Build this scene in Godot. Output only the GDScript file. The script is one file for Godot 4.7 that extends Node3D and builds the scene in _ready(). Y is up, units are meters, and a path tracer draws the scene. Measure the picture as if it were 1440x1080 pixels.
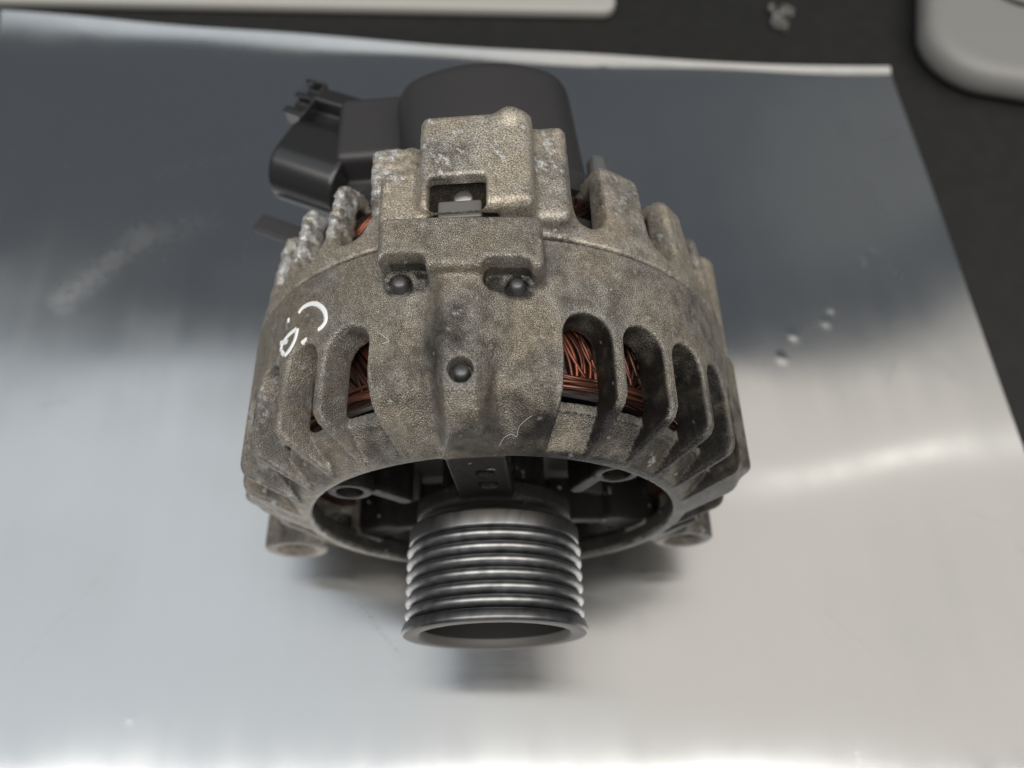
extends Node3D
# A used alternator lying on a bare metal sheet on a dark workbench. Real size, metres; the alternator is modelled in millimetres.

const MM := 0.001
const AXIS_HEIGHT := 0.0661      # height of the alternator's shaft over the sheet
const ROLL := 4.1                # degrees it is rolled about its shaft

var noise_a := FastNoiseLite.new()
var noise_b := FastNoiseLite.new()
var noise_c := FastNoiseLite.new()
var alternator: Node3D
var M := {}

func _ready():
	# ---- camera -------------------------------------------------------------------------------
	var cam := Camera3D.new()
	cam.name = "camera"
	var pitch := deg_to_rad(62.9)
	cam.position = Vector3(0, 0.2660, 0.0645)
	cam.rotation = Vector3(-pitch, 0, 0)
	cam.fov = rad_to_deg(2.0 * atan(0.5))
	cam.near = 0.01
	cam.far = 40.0
	var lens := CameraAttributesPhysical.new()
	lens.frustum_focal_length = 24.0
	lens.frustum_focus_distance = 0.163
	lens.frustum_near = 0.01
	lens.frustum_far = 40.0
	lens.exposure_aperture = 8.5
	cam.attributes = lens
	add_child(cam)
	cam.current = true
	# ---- surroundings: a dim workshop ------------------------------------------------------------
	var we := WorldEnvironment.new()
	we.name = "environment"
	var env := Environment.new()
	env.background_mode = Environment.BG_COLOR
	env.background_color = Color(0.078, 0.090, 0.104).linear_to_srgb()
	env.tonemap_mode = Environment.TONE_MAPPER_LINEAR
	env.tonemap_exposure = 1.0
	env.sdfgi_enabled = true
	env.ssao_enabled = true
	env.ssil_enabled = true
	we.environment = env
	add_child(we)
	# ---- light: bright panels overhead and an added dim one --------------------------------------------------------
	ceiling_light("overhead_panel_light", Vector3(-2.2, 2.4, -0.65), Vector2(4.0, 1.46), Color(0.96, 0.985, 1.0), 0.255)
	ceiling_light("overhead_warm_panel_light", Vector3(2.0, 2.42, -0.70), Vector2(4.4, 1.46), Color(1.0, 0.965, 0.91), 0.265)
	ceiling_light("overhead_bright_panel_light", Vector3(0.0, 2.4, 0.975), Vector2(5.0, 1.8), Color(1.0, 0.985, 0.96), 1.5)
	ceiling_light("added_sheet_fill_light", Vector3(2.3, 2.4, -2.55), Vector2(1.7, 1.2), Color(1.0, 0.98, 0.93), 0.06)  # added light, put in to lighten the far right of the sheet
	ceiling_light("tube_light", Vector3(2.05, 2.36, -1.06), Vector2(2.9, 0.05), Color(1.0, 0.99, 0.96), 0.3, 6.7)

	for k in 3:
		var n: FastNoiseLite = [noise_a, noise_b, noise_c][k]
		n.seed = 11 + k * 7
		n.noise_type = FastNoiseLite.TYPE_SIMPLEX_SMOOTH
		n.frequency = [0.05, 0.16, 0.6][k]
		n.fractal_octaves = [4, 4, 2][k]
	make_materials()
	build_bench()
	build_things_behind()
	build_alternator()

func ceiling_light(called: String, at: Vector3, size: Vector2, color: Color, energy: float, turn := 0.0):
	var l := AreaLight3D.new()
	l.name = called
	l.area_size = size
	l.area_normalize_energy = false
	l.light_color = color
	l.light_energy = energy
	l.area_range = 8.0
	l.area_attenuation = 2.0
	l.shadow_enabled = true
	l.position = at
	l.rotation = Vector3(-PI / 2, deg_to_rad(turn), 0)
	add_child(l, true)

# ================================================================ helpers
func mat(color: Color, rough: float, metal := 0.0) -> StandardMaterial3D:   # color given linear
	var m := StandardMaterial3D.new()
	m.albedo_color = color.linear_to_srgb()
	m.roughness = rough
	m.metallic = metal
	return m

func noise_image(size: int, seed_: int, freq: float, octaves: int, lo: float, hi: float, power := 1.0) -> Image:
	var n := FastNoiseLite.new()
	n.seed = seed_
	n.noise_type = FastNoiseLite.TYPE_SIMPLEX
	n.frequency = freq
	n.fractal_octaves = octaves
	var im := n.get_seamless_image(size, size, false, false, 0.12)
	im.convert(Image.FORMAT_L8)
	var d := im.get_data()
	var lut := PackedByteArray()
	lut.resize(256)
	for i in 256:
		lut[i] = int(255.0 * clampf(lo + (hi - lo) * pow(i / 255.0, power), 0, 1))
	for i in d.size():
		d[i] = lut[d[i]]
	im = Image.create_from_data(size, size, false, Image.FORMAT_L8, d)
	return im

func tex(im: Image) -> ImageTexture:
	im.generate_mipmaps()
	return ImageTexture.create_from_image(im)

func make_materials():
	# cast aluminium: sandy grain
	var g := noise_image(512, 5, 0.16, 3, 0.0, 1.0)
	var gm: Image = g.duplicate()
	gm.convert(Image.FORMAT_RGBA8)
	gm.bump_map_to_normal_map(5.0)
	var speck := noise_image(512, 9, 0.22, 2, -0.22, 1.55, 1.0)
	var patch := noise_image(512, 14, 0.014, 3, -0.4, 1.5)
	var sd := speck.get_data()
	var pd := patch.get_data()
	for i in sd.size():
		sd[i] = int(lerpf(142.0 + 0.2 * sd[i], sd[i], 0.3 + 0.55 * pd[i] / 255.0))
	speck = Image.create_from_data(512, 512, false, Image.FORMAT_L8, sd)
	var grain_normal := tex(gm)
	var grain_speck := tex(speck)
	var cast := mat(Color(1, 1, 1), 0.5, 0.55)
	cast.vertex_color_use_as_albedo = true
	cast.albedo_texture = grain_speck
	cast.normal_enabled = true
	cast.normal_texture = grain_normal
	cast.normal_scale = 1.2
	cast.uv1_triplanar = true
	cast.uv1_scale = Vector3(30, 30, 30)
	M.cast = cast
	var smoother: StandardMaterial3D = cast.duplicate()
	smoother.albedo_texture = tex(noise_image(512, 10, 0.10, 4, 0.45, 1.1, 1.0))
	smoother.normal_scale = 0.35
	M.cast_smoother = smoother
	var plastic := mat(Color(0.027, 0.0255, 0.0265), 0.5)
	plastic.normal_enabled = true
	plastic.normal_texture = grain_normal
	plastic.normal_scale = 0.12
	plastic.uv1_triplanar = true
	plastic.uv1_scale = Vector3(30, 30, 30)
	M.plastic = plastic
	M.plastic_shiny = mat(Color(0.018, 0.018, 0.019), 0.24)
	var steel := mat(Color(1, 1, 1), 0.43, 1.0)
	steel.vertex_color_use_as_albedo = true
	M.steel = steel
	M.dark_steel = mat(Color(0.055, 0.052, 0.05), 0.5, 0.6)
	M.grey_steel = mat(Color(0.16, 0.15, 0.14), 0.55, 0.5)
	M.fan = mat(Color(0.07, 0.066, 0.063), 0.55, 0.5)
	M.varnish = mat(Color(0.035, 0.018, 0.013), 0.4)
	M.worn_steel = mat(Color(0.085, 0.08, 0.076), 0.62, 0.25)
	M.bore = mat(Color(0.022, 0.021, 0.021), 0.85)
	M.bore.metallic_specular = 0.2
	M.lamination = mat(Color(0.03, 0.028, 0.027), 0.6, 0.4)
	M.pin = mat(Color(0.10, 0.10, 0.105), 0.45, 0.7)
	var copper := mat(Color(1, 1, 1), 0.32, 0.75)
	copper.vertex_color_use_as_albedo = true
	M.copper = copper
	M.paint = mat(Color(0.72, 0.73, 0.74), 0.6)
	M.lint = mat(Color(0.36, 0.35, 0.33), 0.9)
	M.stud = mat(Color(0.6, 0.59, 0.57), 0.25, 0.9)

func part(called: String, mesh: Mesh, m: Material, parent: Node) -> MeshInstance3D:
	var o := MeshInstance3D.new()
	o.name = called
	o.mesh = mesh
	o.material_override = null
	for s in mesh.get_surface_count():
		o.set_surface_override_material(s, m)
	parent.add_child(o, true)
	return o

func tag(o: Node, label: String, category := "", group := "", kind := ""):
	if label != "": o.set_meta("label", label)
	if category != "": o.set_meta("category", category)
	if group != "": o.set_meta("group", group)
	if kind != "": o.set_meta("kind", kind)

static func smax(a: float, b: float, k: float) -> float:
	var h := maxf(k - absf(a - b), 0.0) / k
	return maxf(a, b) + h * h * k * 0.25

static func smin(a: float, b: float, k: float) -> float:
	var h := maxf(k - absf(a - b), 0.0) / k
	return minf(a, b) - h * h * k * 0.25

static func rbox(x: float, y: float, z: float, hx: float, hy: float, hz: float, r: float) -> float:
	var a := absf(x) - hx + r
	var b := absf(y) - hy + r
	var c := absf(z) - hz + r
	var u := maxf(a, 0.0)
	var v := maxf(b, 0.0)
	var w := maxf(c, 0.0)
	return sqrt(u * u + v * v + w * w) + minf(maxf(a, maxf(b, c)), 0.0) - r

static func rcyl(rho: float, z: float, r: float, z0: float, z1: float, e: float) -> float:   # disc of radius r from z0 to z1 with edges rounded by e
	var a := rho - r + e
	var b := absf(z - (z0 + z1) * 0.5) - (z1 - z0) * 0.5 + e
	var u := maxf(a, 0.0)
	var v := maxf(b, 0.0)
	return sqrt(u * u + v * v) + minf(maxf(a, b), 0.0) - e

static func seg2(px: float, py: float, ax: float, ay: float, bx: float, by: float) -> float:
	var ex := bx - ax
	var ey := by - ay
	var t := clampf(((px - ax) * ex + (py - ay) * ey) / (ex * ex + ey * ey), 0.0, 1.0)
	var qx := px - ax - ex * t
	var qy := py - ay - ey * t
	return sqrt(qx * qx + qy * qy)

# ---- surface nets -----------------------------------------------------------------------------
var g_sdf: Callable
var g_val: PackedFloat32Array
var g_nx: int
var g_ny: int
var g_nz: int
var g_lo: Vector3
var g_c: float
var g_leaves: PackedInt32Array

func g_corner(i: int, j: int, k: int):
	var at := (k * g_ny + j) * g_nx + i
	if g_val[at] > 1e8:
		g_val[at] = g_sdf.call(g_lo.x + i * g_c, g_lo.y + j * g_c, g_lo.z + k * g_c)

func g_visit(i: int, j: int, k: int, n: int):
	if i >= g_nx - 1 or j >= g_ny - 1 or k >= g_nz - 1: return
	var h := n * 0.5
	var d: float = g_sdf.call(g_lo.x + (i + h) * g_c, g_lo.y + (j + h) * g_c, g_lo.z + (k + h) * g_c)
	if absf(d) > n * g_c * 1.12 + 0.5 * g_c: return
	if n > 2:
		var m := n / 2
		for c in 8:
			g_visit(i + (c & 1) * m, j + ((c >> 1) & 1) * m, k + (c >> 2) * m, m)
		return
	g_leaves.append(i); g_leaves.append(j); g_leaves.append(k)
	for c in range(k, mini(k + 3, g_nz)):
		for b in range(j, mini(j + 3, g_ny)):
			for a in range(i, mini(i + 3, g_nx)):
				g_corner(a, b, c)

func nets(sdf: Callable, lo: Vector3, hi: Vector3, cell: float, paint = null) -> ArrayMesh:
	g_sdf = sdf; g_lo = lo; g_c = cell
	g_nx = int(ceil((hi.x - lo.x) / cell)) + 2
	g_ny = int(ceil((hi.y - lo.y) / cell)) + 2
	g_nz = int(ceil((hi.z - lo.z) / cell)) + 2
	g_val = PackedFloat32Array()
	g_val.resize(g_nx * g_ny * g_nz)
	g_val.fill(1e9)
	g_leaves = PackedInt32Array()
	for k in range(0, g_nz, 8):
		for j in range(0, g_ny, 8):
			for i in range(0, g_nx, 8):
				g_visit(i, j, k, 8)
	var ids := PackedInt32Array()
	ids.resize(g_val.size())
	ids.fill(-1)
	var verts := PackedVector3Array()
	var norms := PackedVector3Array()
	var cols := PackedColorArray()
	var cells := PackedInt32Array()
	var sx := 1
	var sy := g_nx
	var sz := g_nx * g_ny
	var painted := (paint != null)
	for l in range(0, g_leaves.size(), 3):
		for c in 8:
			var i := g_leaves[l] + (c & 1)
			var j := g_leaves[l + 1] + ((c >> 1) & 1)
			var k := g_leaves[l + 2] + (c >> 2)
			if i >= g_nx - 1 or j >= g_ny - 1 or k >= g_nz - 1: continue
			var at := k * sz + j * sy + i
			var v0 := g_val[at]
			var v1 := g_val[at + sx]
			var v2 := g_val[at + sy]
			var v3 := g_val[at + sx + sy]
			var v4 := g_val[at + sz]
			var v5 := g_val[at + sx + sz]
			var v6 := g_val[at + sy + sz]
			var v7 := g_val[at + sx + sy + sz]
			var inside := int(v0 < 0) + int(v1 < 0) + int(v2 < 0) + int(v3 < 0) + int(v4 < 0) + int(v5 < 0) + int(v6 < 0) + int(v7 < 0)
			if inside == 0 or inside == 8: continue
			var x := 0.0
			var y := 0.0
			var z := 0.0
			var n := 0
			var t := 0.0
			if (v0 < 0) != (v1 < 0): x += v0 / (v0 - v1); n += 1
			if (v2 < 0) != (v3 < 0): x += v2 / (v2 - v3); y += 1; n += 1
			if (v4 < 0) != (v5 < 0): x += v4 / (v4 - v5); z += 1; n += 1
			if (v6 < 0) != (v7 < 0): x += v6 / (v6 - v7); y += 1; z += 1; n += 1
			if (v0 < 0) != (v2 < 0): y += v0 / (v0 - v2); n += 1
			if (v1 < 0) != (v3 < 0): y += v1 / (v1 - v3); x += 1; n += 1
			if (v4 < 0) != (v6 < 0): y += v4 / (v4 - v6); z += 1; n += 1
			if (v5 < 0) != (v7 < 0): y += v5 / (v5 - v7); x += 1; z += 1; n += 1
			if (v0 < 0) != (v4 < 0): z += v0 / (v0 - v4); n += 1
			if (v1 < 0) != (v5 < 0): z += v1 / (v1 - v5); x += 1; n += 1
			if (v2 < 0) != (v6 < 0): z += v2 / (v2 - v6); y += 1; n += 1
			if (v3 < 0) != (v7 < 0): z += v3 / (v3 - v7); x += 1; y += 1; n += 1
			x /= n; y /= n; z /= n
			var p := Vector3(lo.x + (i + x) * cell, lo.y + (j + y) * cell, lo.z + (k + z) * cell)
			var gx := lerpf(lerpf(v1 - v0, v3 - v2, y), lerpf(v5 - v4, v7 - v6, y), z)
			var gy := lerpf(lerpf(v2 - v0, v3 - v1, x), lerpf(v6 - v4, v7 - v5, x), z)
			var gz := lerpf(lerpf(v4 - v0, v5 - v1, x), lerpf(v6 - v2, v7 - v3, x), y)
			var nn := Vector3(gx, gy, gz).normalized()
			ids[at] = verts.size()
			verts.append(p * MM)
			norms.append(nn)
			if painted: cols.append(paint.call(p, nn))
			cells.append(at)
	var index := PackedInt32Array()
	for at in cells:
		var a := g_val[at] < 0
		# edge along x: cells around in y and z
		if a != (g_val[at + sx] < 0): quad(index, ids[at], ids[at - sy], ids[at - sy - sz], ids[at - sz], a)
		if a != (g_val[at + sy] < 0): quad(index, ids[at], ids[at - sz], ids[at - sz - sx], ids[at - sx], a)
		if a != (g_val[at + sz] < 0): quad(index, ids[at], ids[at - sx], ids[at - sx - sy], ids[at - sy], a)
	var arr := []
	arr.resize(Mesh.ARRAY_MAX)
	arr[Mesh.ARRAY_VERTEX] = verts
	arr[Mesh.ARRAY_NORMAL] = norms
	if painted: arr[Mesh.ARRAY_COLOR] = cols
	arr[Mesh.ARRAY_INDEX] = index
	var mesh := ArrayMesh.new()
	mesh.add_surface_from_arrays(Mesh.PRIMITIVE_TRIANGLES, arr)
	return mesh

func quad(ix: PackedInt32Array, a: int, b: int, c: int, d: int, flip: bool):
	if a < 0 or b < 0 or c < 0 or d < 0: return
	if flip:
		ix.append_array(PackedInt32Array([a, d, c, a, c, b]))
	else:
		ix.append_array(PackedInt32Array([a, b, c, a, c, d]))

# ---- turned shapes: profile of (radius, z) in mm round the z axis -------------------------------------
func lathe(profile: PackedVector2Array, seg: int, paint = null) -> ArrayMesh:
	var st := SurfaceTool.new()
	st.begin(Mesh.PRIMITIVE_TRIANGLES)
	var n := profile.size()
	for i in n - 1:
		var a := profile[i]
		var b := profile[i + 1]
		var t := b - a
		var face := Vector2(-t.y, t.x).normalized()      # outward for a profile that runs towards -z on the outside
		var na := face
		var nb := face
		if i > 0:
			var q := profile[i] - profile[i - 1]
			var f := Vector2(-q.y, q.x).normalized()
			if f.dot(face) > 0.6: na = (face + f).normalized()
		if i < n - 2:
			var q := profile[i + 2] - profile[i + 1]
			var f := Vector2(-q.y, q.x).normalized()
			if f.dot(face) > 0.6: nb = (face + f).normalized()
		for s in seg:
			var p := TAU * s / seg
			var r := TAU * (s + 1) / seg
			for c in [[a, na, p], [b, nb, p], [b, nb, r], [a, na, p], [b, nb, r], [a, na, r]]:
				var v: Vector2 = c[0]
				var m: Vector2 = c[1]
				var ang: float = c[2]
				var pos := Vector3(sin(ang) * v.x, cos(ang) * v.x, v.y)
				if (paint != null): st.set_color(paint.call(pos))
				st.set_normal(Vector3(sin(ang) * m.x, cos(ang) * m.x, m.y))
				st.set_uv(Vector2(ang / TAU * 8.0, v.y * 0.1))
				st.add_vertex(pos * MM)
	st.index()
	return st.commit()

# ---- tubes along a path (mm) ---------------------------------------------------------------------
func tube(st: SurfaceTool, path: PackedVector3Array, r: float, sides: int, color := Color.WHITE, taper := false):
	var rings := []
	var n := path.size()
	for i in n:
		var t := (path[mini(i + 1, n - 1)] - path[maxi(i - 1, 0)]).normalized()
		var up := Vector3(0.31, 0.73, 0.61) if absf(t.dot(Vector3(0.31, 0.73, 0.61))) < 0.9 else Vector3.RIGHT
		var u := t.cross(up).normalized()
		var v := t.cross(u)
		var rr := r * (0.35 if taper and (i == 0 or i == n - 1) else 1.0)
		var ring := []
		for s in sides:
			var d := u * cos(TAU * s / sides) + v * sin(TAU * s / sides)
			ring.append([path[i] + d * rr, d])
		rings.append(ring)
	for i in n - 1:
		for s in sides:
			var e := (s + 1) % sides
			for c in [rings[i][s], rings[i + 1][s], rings[i + 1][e], rings[i][s], rings[i + 1][e], rings[i][e]]:
				st.set_color(color)
				st.set_normal(c[1])
				st.add_vertex(c[0] * MM)

# ================================================================ bench, sheet and things round about
func sheet_height(x: float, z: float, back: float, right: float) -> float:     # metres
	var h := 0.00034 * sin(x * 13.0 + 0.6) * sin(z * 17.0 + 1.0) + 0.00014 * sin(x * 31.0 - z * 19.0) + 0.00005 * sin(x * 61.0 + z * 43.0 + 2.0)
	var w := clampf(0.016 - 0.05 * x, 0.0075, 0.026) + 0.0025 * sin(x * 47.0)
	if back < w: h += (w - back) * (w - back) / w * 0.17
	if right < 0.06: h += pow((0.06 - right) / 0.06, 2.0) * 0.0022 * smoothstep(-0.06, -0.2, z)
	return h

func build_bench():
	var top := SurfaceTool.new()
	var bm := BoxMesh.new()
	bm.size = Vector3(2.2, 0.04, 1.5)
	var dark := mat(Color(0.006, 0.0056, 0.005), 0.7)
	dark.albedo_texture = tex(noise_image(512, 21, 0.02, 5, 0.5, 1.0))
	dark.uv1_triplanar = true
	dark.uv1_scale = Vector3(6, 6, 6)
	var bench := part("tabletop", bm, dark, self)
	bench.position = Vector3(0, -0.0232, -0.2)
	tag(bench, "matt black workbench top under the metal sheet", "tabletop", "", "structure")
	# the sheet
	var bl := Vector2(-0.2605, -0.2835)
	var br := Vector2(0.184, -0.2435)
	var fl := Vector2(-0.238, 0.16)
	var fr := Vector2(0.1985, 0.18)
	var nu := 220
	var nv := 220
	var verts := PackedVector3Array()
	var norms := PackedVector3Array()
	var uvs := PackedVector2Array()
	var index := PackedInt32Array()
	for j in nv + 1:
		var tv := pow(float(j) / nv, 1.5)
		for i in nu + 1:
			var tu := float(i) / nu
			var e := func(a: float, b: float) -> Vector3:
				var p := bl.lerp(br, a).lerp(fl.lerp(fr, a), b)
				p.y += 0.004 * sin(a * PI) * (1.0 - b)
				return Vector3(p.x, sheet_height(p.x, p.y, b * 0.43, (1.0 - a) * 0.44), p.y)
			var p: Vector3 = e.call(tu, tv)
			var du: Vector3 = e.call(tu + 0.002, tv) - e.call(tu - 0.002, tv)
			var dv: Vector3 = e.call(tu, tv + 0.001) - e.call(tu, tv - 0.001)
			verts.append(p)
			norms.append(dv.cross(du).normalized())
			uvs.append(Vector2(tu, tv))
	var top_count := verts.size()
	for j in nv:
		for i in nu:
			var a := j * (nu + 1) + i
			index.append_array(PackedInt32Array([a, a + 1, a + nu + 2, a, a + nu + 2, a + nu + 1]))
	# edges of the sheet, 0.9 mm thick
	var ring := PackedInt32Array()
	for i in nu + 1: ring.append(i)
	for j in range(1, nv + 1): ring.append(j * (nu + 1) + nu)
	for i in range(nu - 1, -1, -1): ring.append(nv * (nu + 1) + i)
	for j in range(nv - 1, -1, -1): ring.append(j * (nu + 1))
	for k in ring.size() - 1:
		var a := verts[ring[k]]
		var b := verts[ring[k + 1]]
		var nrm := Vector3(-(b.z - a.z), 0, b.x - a.x).normalized()
		var centre := Vector3(-0.03, 0, -0.06)
		if nrm.dot(a - centre) < 0: nrm = -nrm
		var base := verts.size()
		var down := Vector3(0, -0.0009, 0)
		for p in [a, b, b + down, a + down]:
			verts.append(p)
			norms.append(nrm)
			uvs.append(uvs[ring[k]])
		index.append_array(PackedInt32Array([base, base + 2, base + 1, base, base + 3, base + 2]))
	var arr := []
	arr.resize(Mesh.ARRAY_MAX)
	arr[Mesh.ARRAY_VERTEX] = verts
	arr[Mesh.ARRAY_NORMAL] = norms
	arr[Mesh.ARRAY_TEX_UV] = uvs
	arr[Mesh.ARRAY_INDEX] = index
	var mesh := ArrayMesh.new()
	mesh.add_surface_from_arrays(Mesh.PRIMITIVE_TRIANGLES, arr)
	var metal := mat(Color(0.60, 0.605, 0.61), 0.46, 0.97)
	metal.anisotropy_enabled = true
	metal.anisotropy = 1.0
	metal.roughness_texture = tex(scuffs(bl, br, fl, fr))
	metal.heightmap_enabled = true
	metal.heightmap_texture = tex(dents(bl, br, fl, fr))
	metal.heightmap_scale = 0.012
	var sheet := part("metal_sheet", mesh, metal, self)
	tag(sheet, "large bare silvery metal sheet lying flat under the alternator", "metal sheet")

func over_sheet(at: Vector2, bl: Vector2, br: Vector2, fl: Vector2, fr: Vector2) -> Vector2:     # where on the sheet (0 to 1 both ways) a point lies
	var uv := Vector2(0.5, 0.5)
	for k in 6:
		var l := bl.lerp(fl, uv.y)
		var r := br.lerp(fr, uv.y)
		uv.x = (at.x - l.x) / (r.x - l.x)
		uv.y = (at.y - lerpf(bl.y, br.y, uv.x)) / (lerpf(fl.y, fr.y, uv.x) - lerpf(bl.y, br.y, uv.x))
	return uv

func scuffs(bl: Vector2, br: Vector2, fl: Vector2, fr: Vector2) -> Image:       # rubbed and greasy streaks: rougher where they are
	var n := 512
	var base := noise_image(n, 33, 0.008, 5, 0.30, 0.54)
	base.convert(Image.FORMAT_L8)
	var rolled := FastNoiseLite.new()
	rolled.seed = 8
	rolled.frequency = 0.05
	rolled.fractal_octaves = 4
	var bd := base.get_data()
	for j in n:
		for i in n:
			var v := bd[j * n + i] + 16.0 * rolled.get_noise_2d(i, j * 0.02)
			bd[j * n + i] = int(clampf(v, 0, 255))
	base = Image.create_from_data(n, n, false, Image.FORMAT_L8, bd)
	var rng := RandomNumberGenerator.new()
	rng.seed = 12
	for k in 46:
		var at := Vector2(rng.randf() * n, rng.randf() * n)
		var dir := Vector2.from_angle(rng.randf_range(-0.9, 0.9) + (PI / 2 if k % 3 else 0.0))
		for q in rng.randi_range(4, 40):
			at += dir
			dir = dir.rotated(rng.randf_range(-0.05, 0.05))
			var x := int(at.x)
			var y := int(at.y)
			if x < 0 or y < 0 or x >= n or y >= n: break
			var v := base.get_pixel(x, y).r + rng.randf_range(0.05, 0.22)
			base.set_pixel(x, y, Color(v, v, v))
	var streaks := [[Vector2(-0.185, -0.112), Vector2(-0.160, -0.146), 0.008, 0.40], [Vector2(-0.160, -0.146), Vector2(-0.134, -0.154), 0.010, 0.36], [Vector2(-0.162, -0.180), Vector2(-0.120, -0.196), 0.006, 0.24],
		[Vector2(-0.118, -0.128), Vector2(-0.085, -0.132), 0.012, 0.14], [Vector2(0.110, -0.088), Vector2(0.130, -0.108), 0.002, 0.14], [Vector2(0.155, -0.10), Vector2(0.172, -0.075), 0.004, 0.06], [Vector2(-0.13, -0.235), Vector2(-0.10, -0.17), 0.01, 0.12]]
	for s in streaks:
		var a := over_sheet(s[0], bl, br, fl, fr)
		var b := over_sheet(s[1], bl, br, fl, fr)
		var w: float = s[2] / 0.44
		var lo := Vector2(minf(a.x, b.x) - 2 * w, minf(a.y, b.y) - 2 * w) * n
		var hi := Vector2(maxf(a.x, b.x) + 2 * w, maxf(a.y, b.y) + 2 * w) * n
		for j in range(maxi(0, int(lo.y)), mini(n, int(hi.y))):
			for i in range(maxi(0, int(lo.x)), mini(n, int(hi.x))):
				var d := seg2(float(i) / n, float(j) / n, a.x, a.y, b.x, b.y) / w
				var rag := 0.7 + 0.9 * noise_b.get_noise_2d(i * 0.9, j * 0.9)
				var v: float = base.get_pixel(i, j).r + s[3] * exp(-d * d * 2.2) * maxf(rag, 0.0)
				base.set_pixel(i, j, Color(v, v, v))
	return base

func dents(bl: Vector2, br: Vector2, fl: Vector2, fr: Vector2) -> Image:        # small dings in the sheet
	var n := 1024
	var im := Image.create_empty(n, n, false, Image.FORMAT_RF)
	im.fill(Color(0.5, 0, 0))
	for s in [[Vector2(0.0661, -0.1972), 1.8, 1.0], [Vector2(0.1482, -0.1305), 1.7, 1.0], [Vector2(0.1530, -0.1350), 1.9, 0.8], [Vector2(0.1302, -0.1076), 1.6, 0.9], [Vector2(0.1271, -0.1015), 1.9, 0.8], [Vector2(0.1130, -0.0954), 1.7, 0.8],
		[Vector2(0.1067, -0.0849), 1.6, 0.9], [Vector2(-0.1218, 0.0467), 1.3, 0.3], [Vector2(-0.1135, -0.012), 1.4, 0.5], [Vector2(-0.2057, -0.2560), 1.6, 0.6], [Vector2(0.045, -0.247), 1.8, 0.7], [Vector2(-0.145, -0.236), 2.4, 0.4]]:
		var c := over_sheet(s[0], bl, br, fl, fr) * n
		var r: float = s[1] * MM / 0.44 * n
		for j in range(maxi(0, int(c.y - r * 4)), mini(n, int(c.y + r * 4))):
			for i in range(maxi(0, int(c.x - r * 4)), mini(n, int(c.x + r * 4))):
				var q := Vector2(i - c.x, (j - c.y) * 0.8) / r
				var v := im.get_pixel(i, j).r + s[2] * exp(-q.length_squared()) as float
				im.set_pixel(i, j, Color(v, 0, 0))
	return im

func build_things_behind():
	# the edge of a pale flat panel at the back of the bench
	var slab := part("flat_panel", nets(func(x, y, z): return smax(seg_round(x, z, 190.0, 90.0, 7.0), absf(y - 3.2) - 3.0, 1.6), Vector3(-193, -1, -93), Vector3(193, 8, 93), 1.6), mat(Color(0.34, 0.335, 0.31), 0.5), self)
	slab.position = Vector3(-0.134, -0.0031, -0.3805)
	slab.rotation = Vector3(0, deg_to_rad(-1.6), 0)
	tag(slab, "flat pale grey panel with a rounded corner lying behind the metal sheet", "panel")
	# a rounded pale grey plastic case with a dark ring in its top
	var box := Node3D.new()
	box.name = "plastic_case"
	add_child(box)
	box.position = Vector3(0.299, -0.0032, -0.291)
	box.rotation = Vector3(0, deg_to_rad(-14.0), 0)
	tag(box, "rounded light grey plastic case with a dark ring, at the back right", "case")
	part("shell", nets(func(x, y, z):
		var d := smax(seg_round(x, z, 88.0, 80.0, 34.0), absf(y - 9.0) - 9.0, 9.0)
		return smax(d, -maxf(Vector2(x + 38.0, z - 4.0).length() - 25.0, 14.5 - y), 1.0), Vector3(-90, -1, -82), Vector3(90, 20, 82), 2.0), mat(Color(0.20, 0.197, 0.19), 0.55), box)
	part("ring", lathe(PackedVector2Array([Vector2(21.5, 2), Vector2(21.5, 3.4), Vector2(22.5, 4.4), Vector2(24.4, 4.2), Vector2(24.9, 2)]), 64), M.plastic, box)
	box.get_child(1).position = Vector3(-0.038, 0.0135, 0.004)
	box.get_child(1).rotation = Vector3(deg_to_rad(-90), 0, 0)
	# a curl of metal swarf
	var st := SurfaceTool.new()
	st.begin(Mesh.PRIMITIVE_TRIANGLES)
	var rng := RandomNumberGenerator.new()
	rng.seed = 3
	for k in 5:
		var path := PackedVector3Array()
		var at := Vector3(rng.randf_range(-4, 4), 1.0, rng.randf_range(-8, 8))
		for i in 26:
			var a := i * 0.55 + k
			path.append(at + Vector3(cos(a) * (2.2 + 0.1 * i), 2.2 + sin(a) * 2.0, i * 0.35 - 4 + sin(a * 0.7) * 1.5).rotated(Vector3.UP, k * 0.9))
		tube(st, path, 0.4, 5, Color.WHITE, true)
	st.index()
	var swarf := part("metal_swarf", st.commit(), mat(Color(0.3, 0.29, 0.27), 0.4, 0.8), self)
	swarf.position = Vector3(0.137, -0.0028, -0.2860)
	tag(swarf, "small tangle of curled metal swarf on the dark bench behind the sheet", "metal swarf")

static func seg_round(x: float, z: float, hx: float, hz: float, r: float) -> float:
	var a := absf(x) - hx + r
	var b := absf(z) - hz + r
	return Vector2(maxf(a, 0), maxf(b, 0)).length() + minf(maxf(a, b), 0.0) - r

# ================================================================ the alternator
var front_slots_skip := {5: true, 8: true, 9: true}

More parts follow.
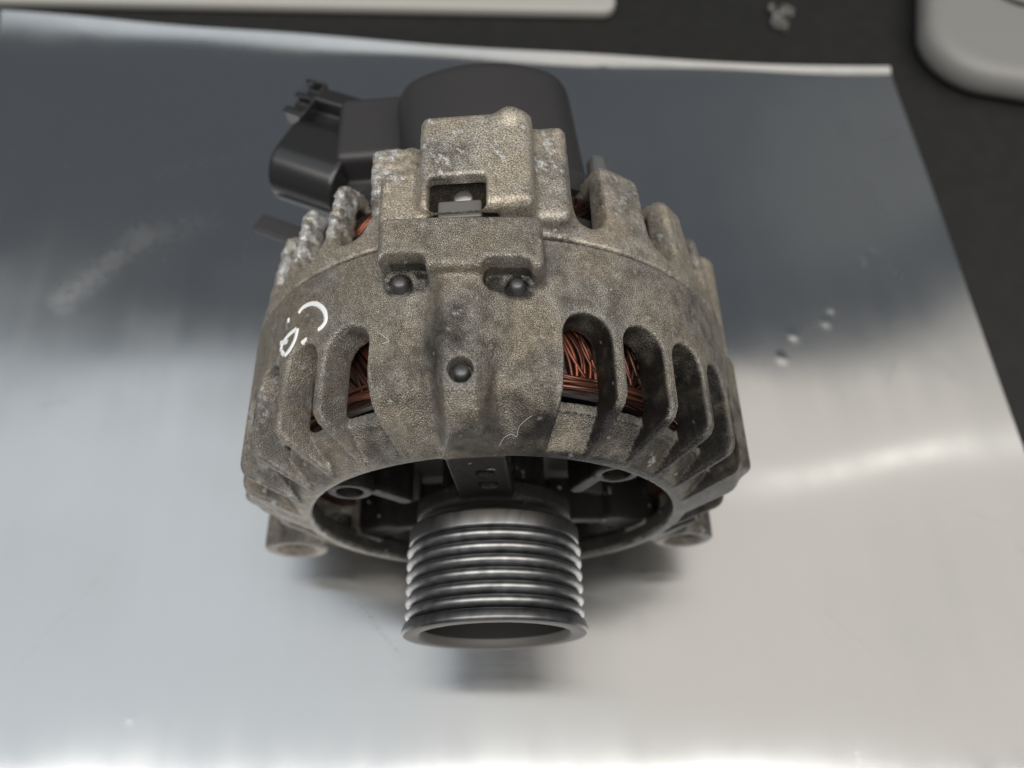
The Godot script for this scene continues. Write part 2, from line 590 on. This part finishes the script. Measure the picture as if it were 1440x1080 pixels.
func front_sdf(x: float, y: float, z: float) -> float:
	var rho := sqrt(x * x + y * y)
	var phi := rad_to_deg(atan2(x, y))
	# spine over the crown
	var h := 0.0
	if y > 20.0:
		var f := smoothstep(-14.0, -5.0, z)
		h = lerpf(4.2, 4.3, f) * smoothstep(lerpf(-8.5, -7.0, f), lerpf(-2.6, -2.8, f), x) * (1.0 - smoothstep(lerpf(0.8, 2.2, f), lerpf(11.0, 6.6, f), x)) * smoothstep(-44.0, -36.0, z)
		h -= (1.3 * exp(-(x + 9.6) * (x + 9.6) * 0.16) + 1.5 * exp(-(x - lerpf(12.0, 8.6, f)) * (x - lerpf(12.0, 8.6, f)) * 0.14)) * smoothstep(-27.0, -21.0, z) * smoothstep(3.0, -2.0, z)
		h += 0.5 * smoothstep(-16.0, -13.0, x) * (1.0 - smoothstep(-12.5, -10.0, x)) * smoothstep(4.0, -10.0, z)
	var face := 0.924 * (z + 3.2) + 0.382 * (rho - 66.5)
	var outer := smax(smax(rho - 65.9, face, 8.0 if absf(phi) < 22.0 else 3.0) - h, z - 3.8, 0.8)
	outer = maxf(outer, -40.2 - z)
	var inner := maxf(rho - 57.5, face + 6.0)
	var d := smax(outer, -inner, 1.5)
	d = smax(d, 47.2 - rho, 0.6)
	# slots
	var s := absf(phi)
	var k := clampi(roundi((s - 23.0) / 12.2), 0, 12)
	if not front_slots_skip.has(k):
		var lat := (absf(s - 23.0 - 12.2 * k) - 4.9) * rho * 0.01745
		var cut := smax(lat, -22.5 - z, 6.5)
		cut = maxf(cut, 57.0 - rho)
		# the ring between slots and rim is scooped between the ribs
		var scoop := maxf(lat, -(face + 3.6 * clampf((rho - 50.0) / 6.5, 0.0, 1.0)))
		cut = minf(cut, maxf(scoop, -12.0 - z))
		d = smax(d, -cut, 0.7)
	if y > 40.0:
		# broad boss across the crown, and the two pin pockets below its edge
		var zz := z - x * 0.075
		var b := rbox(x, y - 66.0, zz + 34.0, 17.2, 7.4, 6.4, 1.5)
		b = maxf(b, -40.2 - z)
		d = smin(d, b, 1.4)
		var p1 := maxf(seg2(x, z, -14.6, -29.7, -9.0, -29.5) - 2.0, 66.2 - y)
		var p2 := maxf(seg2(x, z, 6.5, -27.3, 12.6, -26.8) - 2.0, 66.4 - y)
		d = smax(d, -minf(minf(p1, p2), minf(maxf(Vector2(x + 13.6, z + 28.8).length() - 2.5, 64.5 - y), maxf(Vector2(x - 11.3, z + 26.4).length() - 2.4, 64.5 - y))), 0.7)
		var hole := maxf(sqrt(x * x + (z + 5.8) * (z + 5.8)) - 2.5, 66.0 - y)
		d = smax(d, -hole, 0.5)
	# lugs at the sides
	for c in [[82.0, 62.0, 6.0], [-88.0, 62.0, 6.0]]:
		if absf(phi - c[0]) < 25.0:
			var a: float = deg_to_rad(c[0])
			var q := Vector2(x - sin(a) * c[1], y - cos(a) * c[1]).length()
			d = smin(d, rcyl(q, z, c[2], -36.0, -4.0, 1.5), 1.2)
	# mounting ears low on both sides
	if y < 0.0:
		for c in [[-119.2, 76.0, 9.8], [127.7, 71.0, 9.2]]:
			var a: float = deg_to_rad(c[0])
			var ex: float = sin(a) * c[1]
			var ey: float = cos(a) * c[1]
			var q := Vector2(x - ex, y - ey).length()
			var ear := rcyl(q, z, c[2], -30.0, -1.0, 1.0)
			var web := maxf(seg2(x, y, ex, ey, ex * 0.75, ey * 0.75) - 6.0, maxf(z + 8.0, -24.0 - z))
			ear = smin(ear, web, 4.0)
			d = smin(d, ear, 3.0)
			d = smax(d, -(q - 4.2), 1.0)
			d = smax(d, -maxf(q - 6.5 - (z + 1.0), -2.6 - z), 0.6)
	# hub and spokes inside the rim
	if rho < 52.0 and z > -22.0:
		var hub := smax(smax(rho - 20.5, z - 4.4, 1.5), -1.5 - z, 2.0)
		hub = smin(hub, maxf(rho - 14.0, -16.0 - z), 3.0)
		hub = maxf(hub, z - 4.4)
		var top := rbox(x, y - 34.0, z + 3.6, 6.6, 15.5, 7.2, 0.8)
		top = smax(top, -rbox(x - 1.4, y - 36.5, z - 4.0, 1.9, 1.7, 1.6, 0.3), 0.3)
		top = smax(top, -rbox(x - 1.4, y - 29.0, z - 4.0, 2.1, 2.2, 2.2, 0.3), 0.3)
		d = smin(d, smin(hub, top, 1.0), 1.2)
		for c in [53.7, -61.0, 122.0, -122.0]:
			var a: float = deg_to_rad(c)
			var bx := sin(a) * 39.4
			var by := cos(a) * 39.4
			var q := Vector2(x - bx, y - by).length()
			var boss := rcyl(q, z, 5.4, -18.0, 0.4, 0.6)
			var b2: float = a + 0.28 * signf(a)
			var arm := maxf(minf(seg2(x, y, bx * 0.95, by * 0.95, sin(b2) * 24.0, cos(b2) * 24.0) - 2.2, seg2(x, y, bx, by, bx * 1.25, by * 1.25) - 4.6), maxf(z + 1.2, -14.0 - z))
			if absf(c) > 100.0:
				d = smin(d, arm, 1.5)
				continue
			d = smin(d, smin(boss, arm, 3.0), 1.5)
			d = smax(d, -maxf(q - 3.3, -12.0 - z), 0.6)
	return d * (0.72 if y > 38.0 else 0.86)

var rear_slots := [[25.6, 4.4], [45.8, 4.6], [63.0, 4.4], [-25.6, 5.0], [-38.6, 5.2], [-51.6, 5.0], [-64.5, 4.8], [103.0, 5.0], [118.0, 5.0], [-103.0, 5.0], [-118.0, 5.0], [150.0, 5.0], [-150.0, 5.0], [170.0, 5.0]]

func rear_sdf(x: float, y: float, z: float) -> float:
	var rho := sqrt(x * x + y * y)
	var phi := rad_to_deg(atan2(x, y))
	var crust := 0.0
	if x < -6.0 and z < -44.0 and y > 0.0: crust = 0.55 * smoothstep(-6.0, -14.0, x) * smoothstep(-44.0, -54.0, z) * noise_c.get_noise_3d(x * 0.55, y * 0.55, z * 0.55)
	var outer := smax(rho - 65.9 - (z + 41.0) * 0.10, -70.0 - z, 4.0)
	outer = maxf(outer, z + 40.8)
	var inner := maxf(rho - 57.0, -66.0 - z)
	var d := smax(outer, -inner, 1.5)
	for c in rear_slots:
		if absf(phi - c[0]) < c[1] + 5.0:
			var lat: float = (absf(phi - c[0]) - c[1]) * rho * 0.01745
			var cut := maxf(smax(lat, z + 46.0, 8.0), 50.0 - rho)
			d = smax(d, -cut, 1.5)
	if y > 40.0:
		var b := rbox(x - 3.4, y - 64.0, z + 55.4, 12.6, 10.2, 13.4, 2.2)
		b = smin(b, rbox(x + 12.5, y - 61.0, z + 47.6, 5.6, 10.4, 7.6, 1.8), 2.0)
		b = smin(b, rbox(x - 17.0, y - 60.0, z + 56.0, 6.5, 7.8, 13.6, 2.0), 2.0)
		b = smin(b, rbox(x + 16.0, y - 58.5, z + 61.0, 6.0, 7.6, 7.0, 2.0), 2.0)
		b = smin(b, Vector3(x - 11.0, y - 73.0, z + 67.0).length() - 2.6, 2.0)
		b = maxf(b, z + 40.8)
		d = smin(d, b, 3.0)
		d = smax(d, -rbox(x + 0.6, y - 64.0, z + 46.4, 6.2, 16.0, 4.1, 0.8), 0.5)
		d = smax(d, -rbox(x + 0.6, y - 60.0, z + 48.6, 8.8, 10.6, 7.0, 1.0), 0.5)
	for c in [[82.0, 61.0, 6.0], [-88.0, 61.0, 6.0]]:
		if absf(phi - c[0]) < 25.0:
			var a: float = deg_to_rad(c[0])
			var q := Vector2(x - sin(a) * c[1], y - cos(a) * c[1]).length()
			d = smin(d, rcyl(q, z, c[2], -69.0, -37.2, 1.0), 1.2)
	if y < 0.0:
		for c in [[-119.2, 76.0, 9.4], [127.7, 71.0, 9.0]]:
			var a: float = deg_to_rad(c[0])
			var q := Vector2(x - sin(a) * c[1], y - cos(a) * c[1]).length()
			d = smin(d, rcyl(q, z, c[2], -66.0, -48.0, 1.0), 4.0)
			d = smax(d, -(q - 4.2), 1.0)
	return (d - crust) * 0.9

func cast_color(p: Vector3, n: Vector3) -> Color:
	var low := noise_a.get_noise_3d(p.x, p.y, p.z)
	var mid := noise_b.get_noise_3d(p.x, p.y, p.z)
	var fine := noise_c.get_noise_3d(p.x, p.y, p.z)
	var rho := sqrt(p.x * p.x + p.y * p.y)
	var c := Color(0.54, 0.472, 0.378).lerp(Color(0.60, 0.56, 0.50), clampf(0.5 + low * 1.6, 0, 1))
	c = c.lerp(Color(0.42, 0.36, 0.28), clampf(mid * 1.1 + 0.05, 0, 0.45))
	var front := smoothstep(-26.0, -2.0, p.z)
	var right := smoothstep(8.0, 40.0, p.x)
	# oily grime, thickest on the front right shoulder and, with painted shade, round the shaft
	var grime_and_shade := clampf(0.07 + 0.42 * front + 0.34 * front * right + low * 0.8 + mid * 0.45, 0.0, 0.92)
	if p.z > -26.0: grime_and_shade = maxf(grime_and_shade, smoothstep(48.6, 46.6, rho) * (1.12 + mid * 0.12))  # inside the rim: shade of the recess put into the colour, over grime
	c = c.lerp(Color(0.040, 0.036, 0.033), clampf(grime_and_shade * 0.85, 0.0, 0.93))
	# oil plus painted-in shade, near black, round the shaft and in both pin pockets
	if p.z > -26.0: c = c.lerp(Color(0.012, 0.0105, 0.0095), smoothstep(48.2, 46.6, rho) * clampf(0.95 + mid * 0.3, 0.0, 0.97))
	if p.y > 60.0 and p.y < 69.0: c = c.lerp(Color(0.02, 0.018, 0.016), 0.85 * smoothstep(2.9, 1.9, minf(seg2(p.x, p.z, -15.0, -29.4, -9.0, -29.4), seg2(p.x, p.z, 6.5, -27.0, 12.8, -26.6))))  # pocket shade under the boss edge painted in along with the dirt
	# edges rubbed bright
	if p.z > -40.0:
		var q := p - n * 1.6
		var thin := -front_sdf(q.x, q.y, q.z) / (1.6 * (0.72 if q.y > 38.0 else 0.86))
		c = c.lerp(Color(0.58, 0.55, 0.50), smoothstep(0.86, 0.55, thin) * clampf(0.45 + mid * 0.9, 0.05, 0.8) * (0.06 if rho < 46.6 else 1.0))
	# grime caught on the rougher slot walls of the right side
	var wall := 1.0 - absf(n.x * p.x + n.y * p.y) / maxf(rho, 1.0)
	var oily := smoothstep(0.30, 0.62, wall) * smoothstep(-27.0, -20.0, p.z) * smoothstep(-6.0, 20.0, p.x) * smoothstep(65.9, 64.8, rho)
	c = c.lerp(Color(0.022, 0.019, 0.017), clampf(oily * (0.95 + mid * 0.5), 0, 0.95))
	# white bloom of corrosion, mostly at the left of the rear bracket
	var bloom := smoothstep(-44.0, -55.0, p.z) * smoothstep(-8.0, -18.0, p.x) * 0.40
	bloom += smoothstep(-24.0, -48.0, p.x) * 0.14 - 0.06
	bloom = maxf(bloom, 0.12 * smoothstep(-48.0, -56.0, p.z))
	if p.z > -24.0 and p.x < -24.0: bloom += 0.10 * smoothstep(-24.0, -34.0, p.x) * smoothstep(2.0, -8.0, p.z)
	var w := smoothstep(0.36, 0.46, bloom + mid * 0.6 + fine * 0.25)
	c = c.lerp(Color(0.80, 0.79, 0.75), w)
	c = c * (lerpf(1.12, 1.2, smoothstep(-46.0, -30.0, p.z)) + fine * 0.45)
	c = Color(minf(c.r, 0.9), minf(c.g, 0.9), minf(c.b, 0.9))
	return c

func build_alternator():
	alternator = Node3D.new()
	alternator.name = "alternator"
	add_child(alternator)
	alternator.position = Vector3(-0.0049, AXIS_HEIGHT, 0)
	alternator.rotation = Vector3(0, deg_to_rad(1.2), deg_to_rad(ROLL))
	tag(alternator, "used car alternator with grimy cast aluminium body and ribbed belt pulley", "alternator")
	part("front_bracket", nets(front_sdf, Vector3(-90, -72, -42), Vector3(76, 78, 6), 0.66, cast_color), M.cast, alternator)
	part("rear_bracket", nets(rear_sdf, Vector3(-90, -72, -73), Vector3(76, 78, -37), 0.75, cast_color), M.cast_smoother, alternator)
	build_inside()
	build_pulley()
	build_rear_plastics()
	build_marks()

func build_inside():
	# stator core and windings
	part("stator_core", lathe(PackedVector2Array([Vector2(48, -30), Vector2(56.8, -30), Vector2(56.8, -56), Vector2(48, -56), Vector2(48, -30)]), 96), M.lamination, alternator)
	part("winding_core", lathe(PackedVector2Array([Vector2(49.5, -10.5), Vector2(52, -10), Vector2(53.4, -12), Vector2(53.4, -30), Vector2(49.5, -30), Vector2(49.5, -10.5)]), 96), M.varnish, alternator)
	part("winding_core", lathe(PackedVector2Array([Vector2(49.5, -56), Vector2(53, -56), Vector2(53, -66), Vector2(49.5, -66), Vector2(49.5, -56)]), 96), M.varnish, alternator)
	var rng := RandomNumberGenerator.new()
	rng.seed = 4
	var st := SurfaceTool.new()
	st.begin(Mesh.PRIMITIVE_TRIANGLES)
	for end in 2:
		for b in 40:
			var a := TAU * b / 40.0 + rng.randf_range(-0.02, 0.02)
			var slant := rng.randf_range(0.14, 0.24) * (1.0 if b % 5 else -0.5)
			var dull := rng.randf_range(0.1, 0.95)
			if rad_to_deg(a) > 26.0 and rad_to_deg(a) < 60.0: dull *= 0.3
			for k in 7:
				var path := PackedVector3Array()
				var out := rng.randf_range(0.0, 1.0)
				var bow := rng.randf_range(-0.06, 0.06)
				for s in 11:
					var t := s / 10.0
					var ang := a + (k - 3) * 0.0185 + slant * t + bow * sin(t * PI)
					var r := 54.0 + out + 1.1 * sin(t * PI) - 1.6 * t * t
					path.append(Vector3(sin(ang) * r, cos(ang) * r, -30.0 + 18.5 * pow(t, 0.85) if end == 0 else -55.0 - 10.0 * t))
				var tone := dull * rng.randf_range(0.3, 1.3)
				tube(st, path, 0.58, 6, Color(0.03 + 0.19 * tone, 0.021 + 0.05 * tone, 0.018 + 0.024 * tone))
	for k in 6:
		var path := PackedVector3Array()
		for s in 97:
			var a := TAU * s / 96.0
			var r := 53.0 + 0.45 * k + 0.35 * sin(a * 13.0 + k * 2.0)
			path.append(Vector3(sin(a) * r, cos(a) * r, -10.6 - 0.9 * (k % 4) + 0.5 * sin(a * 9.0 + k)))
		tube(st, path, 0.5, 6, Color(0.14, 0.06, 0.04) * (0.6 + 0.2 * k))
	st.index()
	var w := part("copper_winding", st.commit(), M.copper, alternator)
	w.set_meta("kind", "stuff")
	# rotor with its fan
	part("rotor", lathe(PackedVector2Array([Vector2(0, -19), Vector2(44, -19), Vector2(46, -21), Vector2(46, -60), Vector2(0, -60)]), 96), M.dark_steel, alternator)
	var fan := part("cooling_fan", lathe(PackedVector2Array([Vector2(12, -16.5), Vector2(33, -16.5), Vector2(33, -18), Vector2(12, -18)]), 96), M.fan, alternator)
	for i in 9:
		var a: float = TAU * (i + [0.0, 0.1, -0.12, 0.06, -0.05, 0.14, 0.0, -0.1, 0.07][i]) / 9.0
		var b: Mesh = nets(func(x, y, z): return maxf(rbox(x - 1.2 * sin((y - 30) * 0.13), y - 36.5, z + 13.0, 1.0, 9.0, 4.6, 0.4), y - 45.5), Vector3(-5, 26, -19), Vector3(5, 47, -7), 0.6) if i == 0 else fan.get_child(0).mesh
		var o := part("fan_blade", b, M.fan, fan)
		o.rotation.z = a

func build_pulley():
	var prof := PackedVector2Array()
	# from the bore at the front, over the rim, along the ribs to the back
	prof.append_array(PackedVector2Array([Vector2(0, 8), Vector2(15.5, 8), Vector2(15.5, 12), Vector2(18.3, 13), Vector2(18.6, 31.0), Vector2(19.1, 32.9), Vector2(19.6, 33.2), Vector2(22.4, 33.2), Vector2(22.9, 33.1), Vector2(23.35, 32.6), Vector2(23.4, 32.2), Vector2(22.9, 30.7), Vector2(22.7, 30.4), Vector2(22.0, 30.2)]))
	var z := 29.9
	for k in 6:
		for g in 18:
			var t := g / 18.0
			prof.append(Vector2(20.5 + 2.2 * pow(sin(t * PI), 0.5), z - t * 3.12))
		z -= 3.12
	prof.append_array(PackedVector2Array([Vector2(20.7, z), Vector2(21.7, z - 0.15), Vector2(22.1, z - 0.4), Vector2(22.2, z - 0.8), Vector2(22.2, 7.4), Vector2(22.1, 7.0), Vector2(21.8, 6.6), Vector2(21.4, 6.5), Vector2(0, 6.5)]))
	# outward normals need the profile to run towards -z outside
	var col := func(p: Vector3) -> Color:
		var r := Vector2(p.x, p.y).length()
		var n := noise_b.get_noise_3d(p.x * 2.0, p.y * 2.0, p.z * 2.0)
		var c := Color(0.24, 0.245, 0.255)
		if r > 22.25 and p.z < 29.8 and p.z > 11.4: c = Color(0.27, 0.27, 0.268)
		elif r < 19.4: c = Color(0.035, 0.034, 0.033)
		elif p.z > 32.9: c = Color(0.12, 0.115, 0.11)
		elif p.z < 11.0 or p.z > 29.8: c = Color(0.17, 0.17, 0.175)
		c = c * (1.0 + n * 0.55)
		if p.z < 10.6: c = c.lerp(Color(0.21, 0.195, 0.175), smoothstep(0.05, 0.3, n + 0.5 * smoothstep(9.5, 7.0, p.z) - 0.1))
		c.a = 1.0
		return c
	var pulley := part("belt_pulley", lathe(prof.slice(8), 128, col), M.steel, alternator)
	part("pulley_face", lathe(prof.slice(4, 9), 128), M.worn_steel, pulley)
	part("bore", lathe(prof.slice(0, 5), 96), M.bore, pulley)
	part("shaft", lathe(PackedVector2Array([Vector2(0, 17), Vector2(7.2, 17), Vector2(8.0, 16.2), Vector2(8.0, 8.2)]), 48), M.dark_steel, alternator)

func build_rear_plastics():
	var plug := Transform3D(Basis(Vector3.UP, deg_to_rad(-26.0)), Vector3.ZERO)
	# cover: a round-topped can
	part("rear_cover", nets(func(x, y, z):
		var xx: float = x - 3.4 + (z + 90.0) * -0.10
		var rho := sqrt(xx * xx + (y - 6.0) * (y - 6.0))
		var d := smax(smax(rho - 44.5, absf(xx) - 25.4, 7.0), maxf(z + 71.0, -115.0 - z), 5.0)
		d = maxf(d, -34.0 - y)
		for k in 5:
			d = smax(d, -(Vector3(x - 17.0 - 1.9 * k, y - 46.6 + 1.1 * k, z + 81.0).length() - 1.0), 0.5)
		return d * 0.95, Vector3(-36, -38, -118), Vector3(42, 54, -69), 1.0), M.plastic, alternator)
	part("rear_plate", lathe(PackedVector2Array([Vector2(0, -67.5), Vector2(54, -67.5), Vector2(54, -74), Vector2(0, -74)]), 72), M.plastic, alternator)
	part("regulator_block", nets(func(x, y, z):
		var d := rbox(x + 32.0, y - 12.0, z + 109.0, 11.0, 22.0, 12.5, 2.5)
		d = smin(d, rbox(x + 34.0, y - 6.0, z + 86.0, 12.0, 18.0, 14.0, 2.0), 1.0)
		return d, Vector3(-50, -20, -124), Vector3(-18, 38, -68), 0.9), M.plastic, alternator)
	var sock := part("plug_socket", nets(func(x, y, z):
		var q := plug.basis.inverse() * Vector3(x + 46.5, y - 22.0, z + 107.0)
		var lobe := rcyl(Vector2(q.y * 1.0, maxf(absf(q.z - 4.0) - 3.0, 0.0)).length(), q.x, 10.5, -13.0, 10.0, 1.2)
		var bore := rcyl(Vector2(q.y, maxf(absf(q.z - 4.0) - 3.0, 0.0)).length(), q.x, 8.8, -20.0, -2.0, 0.5)
		var d := smax(lobe, -bore, 0.6)
		d = smin(d, rbox(q.x + 3.0, q.y + 2.0, q.z + 12.0, 13.0, 8.5, 7.0, 0.8), 1.2)
		d = smin(d, rbox(q.x + 1.0, q.y - 8.5, q.z + 14.5, 11.0, 3.0, 3.0, 1.2), 0.8)
		return d, Vector3(-78, 6, -142), Vector3(-30, 38, -88), 0.7), M.plastic_shiny, alternator)
	part("latch", nets(func(x, y, z):
		var q := plug.basis.inverse() * Vector3(x + 46.5, y - 22.0, z + 107.0)
		var d := rbox(q.x + 14.0, q.y - 9.0, q.z + 11.5, 3.8, 2.8, 7.5, 0.4)
		d = smax(d, -rbox(q.x + 14.5, q.y - 11.5, q.z + 15.3, 3.0, 3.6, 2.4, 0.3), 0.3)
		d = smax(d, -rbox(q.x + 15.0, q.y - 11.5, q.z + 8.6, 3.6, 2.4, 2.0, 0.3), 0.3)
		return d, Vector3(-78, 26, -142), Vector3(-38, 38, -100), 0.6), M.plastic_shiny, sock)
	part("plastic_tab", nets(func(x, y, z):
		var q := plug.basis.inverse() * Vector3(x + 62.0, y - 12.0, z + 88.0)
		return rbox(q.x, q.y, q.z, 12.0, 1.2, 3.2, 0.5), Vector3(-78, 6, -102), Vector3(-44, 20, -74), 0.6), M.plastic, alternator)
	# nut held in the window of the crown boss
	part("hex_nut", nets(func(x, y, z): return rbox(x + 0.4, y - 67.0, z + 44.6, 4.9, 3.2, 2.4, 0.4), Vector3(-8, 62, -50), Vector3(8, 72, -40), 0.5), M.grey_steel, alternator)
	var bolt := part("bolt_end", lathe(PackedVector2Array([Vector2(0, 3.4), Vector2(1.8, 3.4), Vector2(2.3, 2.8), Vector2(2.3, -6)]), 24), M.stud, alternator)
	bolt.position = Vector3(0.2, 66.0, -48.2) * MM
	bolt.rotation = Vector3(deg_to_rad(-90), 0, 0)
	# pins
	for c in [[Vector3(-13.6, 66.3, -28.8), 1.7, -11.5], [Vector3(11.3, 66.6, -26.4), 1.55, 9.5], [Vector3(0, 68.2, -5.8), 1.6, 0.0]]:
		var o := part("locating_pin", lathe(PackedVector2Array([Vector2(0, 1.0), Vector2(c[1] * 0.55, 0.9), Vector2(c[1] * 0.85, 0.6), Vector2(c[1], 0.1), Vector2(c[1], -4)]), 24), M.pin, alternator)
		o.position = c[0] * MM
		o.rotation = Vector3(deg_to_rad(-90), 0, 0)
	var stud := part("terminal_stud", lathe(PackedVector2Array([Vector2(0, -70), Vector2(2.4, -70), Vector2(3, -71), Vector2(3, -86), Vector2(2.4, -87), Vector2(0, -87)]), 24), M.stud, alternator)
	stud.position = Vector3(33, 36, 0) * MM

# ---- paint marks and fibres that lie on the cast surface: (degrees round the shaft, mm along it) ---------------
func on_surface(at: Vector2, lift: float) -> Vector3:
	var a := deg_to_rad(at.x)
	var r := 78.0
	for i in 60:
		var d := front_sdf(sin(a) * r, cos(a) * r, at.y)
		if d < 0.02: break
		r -= maxf(d * 0.8, 0.05)
	return Vector3(sin(a) * (r + lift), cos(a) * (r + lift), at.y)

func stroke(st: SurfaceTool, points: Array, width: float, lift: float, sides := 7):
	var path := PackedVector3Array()
	for i in points.size() - 1:
		var before: Vector2 = points[maxi(i - 1, 0)]
		var after: Vector2 = points[mini(i + 2, points.size() - 1)]
		for k in 5:
			path.append(on_surface(points[i].cubic_interpolate(points[i + 1], before, after, k / 5.0), lift))
	path.append(on_surface(points[-1], lift))
	tube(st, path, width, sides, Color.WHITE, true)

func build_marks():
	var letter_c := [Vector2(-37.7, -31.9), Vector2(-36.1, -32.9), Vector2(-33.4, -32.5), Vector2(-30.7, -30.6), Vector2(-29.1, -28.0), Vector2(-28.7, -25.8), Vector2(-29.7, -24.6), Vector2(-30.6, -24.4)]
	var st := SurfaceTool.new()
	st.begin(Mesh.PRIMITIVE_TRIANGLES)
	stroke(st, letter_c, 1.0, -0.74)
	st.index()
	var c := part("paint_mark", st.commit(), M.paint, alternator)
	tag(c, "hand painted white letter C")
	st = SurfaceTool.new()
	st.begin(Mesh.PRIMITIVE_TRIANGLES)
	for p in [[Vector2(-41.0, -22.2), Vector2(-42.9, -25.1), Vector2(-41.1, -27.2), Vector2(-37.2, -27.9)], [Vector2(-37.2, -27.9), Vector2(-37.7, -24.9), Vector2(-39.3, -22.9), Vector2(-41.0, -22.2)], [Vector2(-44.0, -27.1), Vector2(-40.0, -25.5)]]:
		stroke(st, p, 1.05, -0.78)
	st.index()
	c = part("paint_mark", st.commit(), M.paint, alternator)
	tag(c, "hand painted white letter A")
	st = SurfaceTool.new()
	st.begin(Mesh.PRIMITIVE_TRIANGLES)
	for p in [[Vector2(-35.5, -23.0), Vector2(-33.5, -23.5)], [Vector2(-41.3, -32.5), Vector2(-41.2, -31.1)]]:
		stroke(st, p, 0.7, -0.45)
	st.index()
	c = part("paint_mark", st.commit(), M.paint, alternator)
	tag(c, "two small dabs of white paint")
	st = SurfaceTool.new()
	st.begin(Mesh.PRIMITIVE_TRIANGLES)
	stroke(st, [Vector2(6.5, 3.3), Vector2(7.4, 2.2), Vector2(9.1, 1.6), Vector2(10.3, 1.9), Vector2(10.7, 0.6), Vector2(12.9, -0.4)], 0.075, 0.08, 5)
	st.index()
	part("lint_thread", st.commit(), M.lint, alternator)
	st = SurfaceTool.new()
	st.begin(Mesh.PRIMITIVE_TRIANGLES)
	stroke(st, [Vector2(-15.7, -18.4), Vector2(-14.5, -17.1), Vector2(-13.7, -16.0), Vector2(-15.1, -15.7)], 0.14, 0.08, 5)
	st.index()
	part("lint_thread", st.commit(), M.lint, alternator)
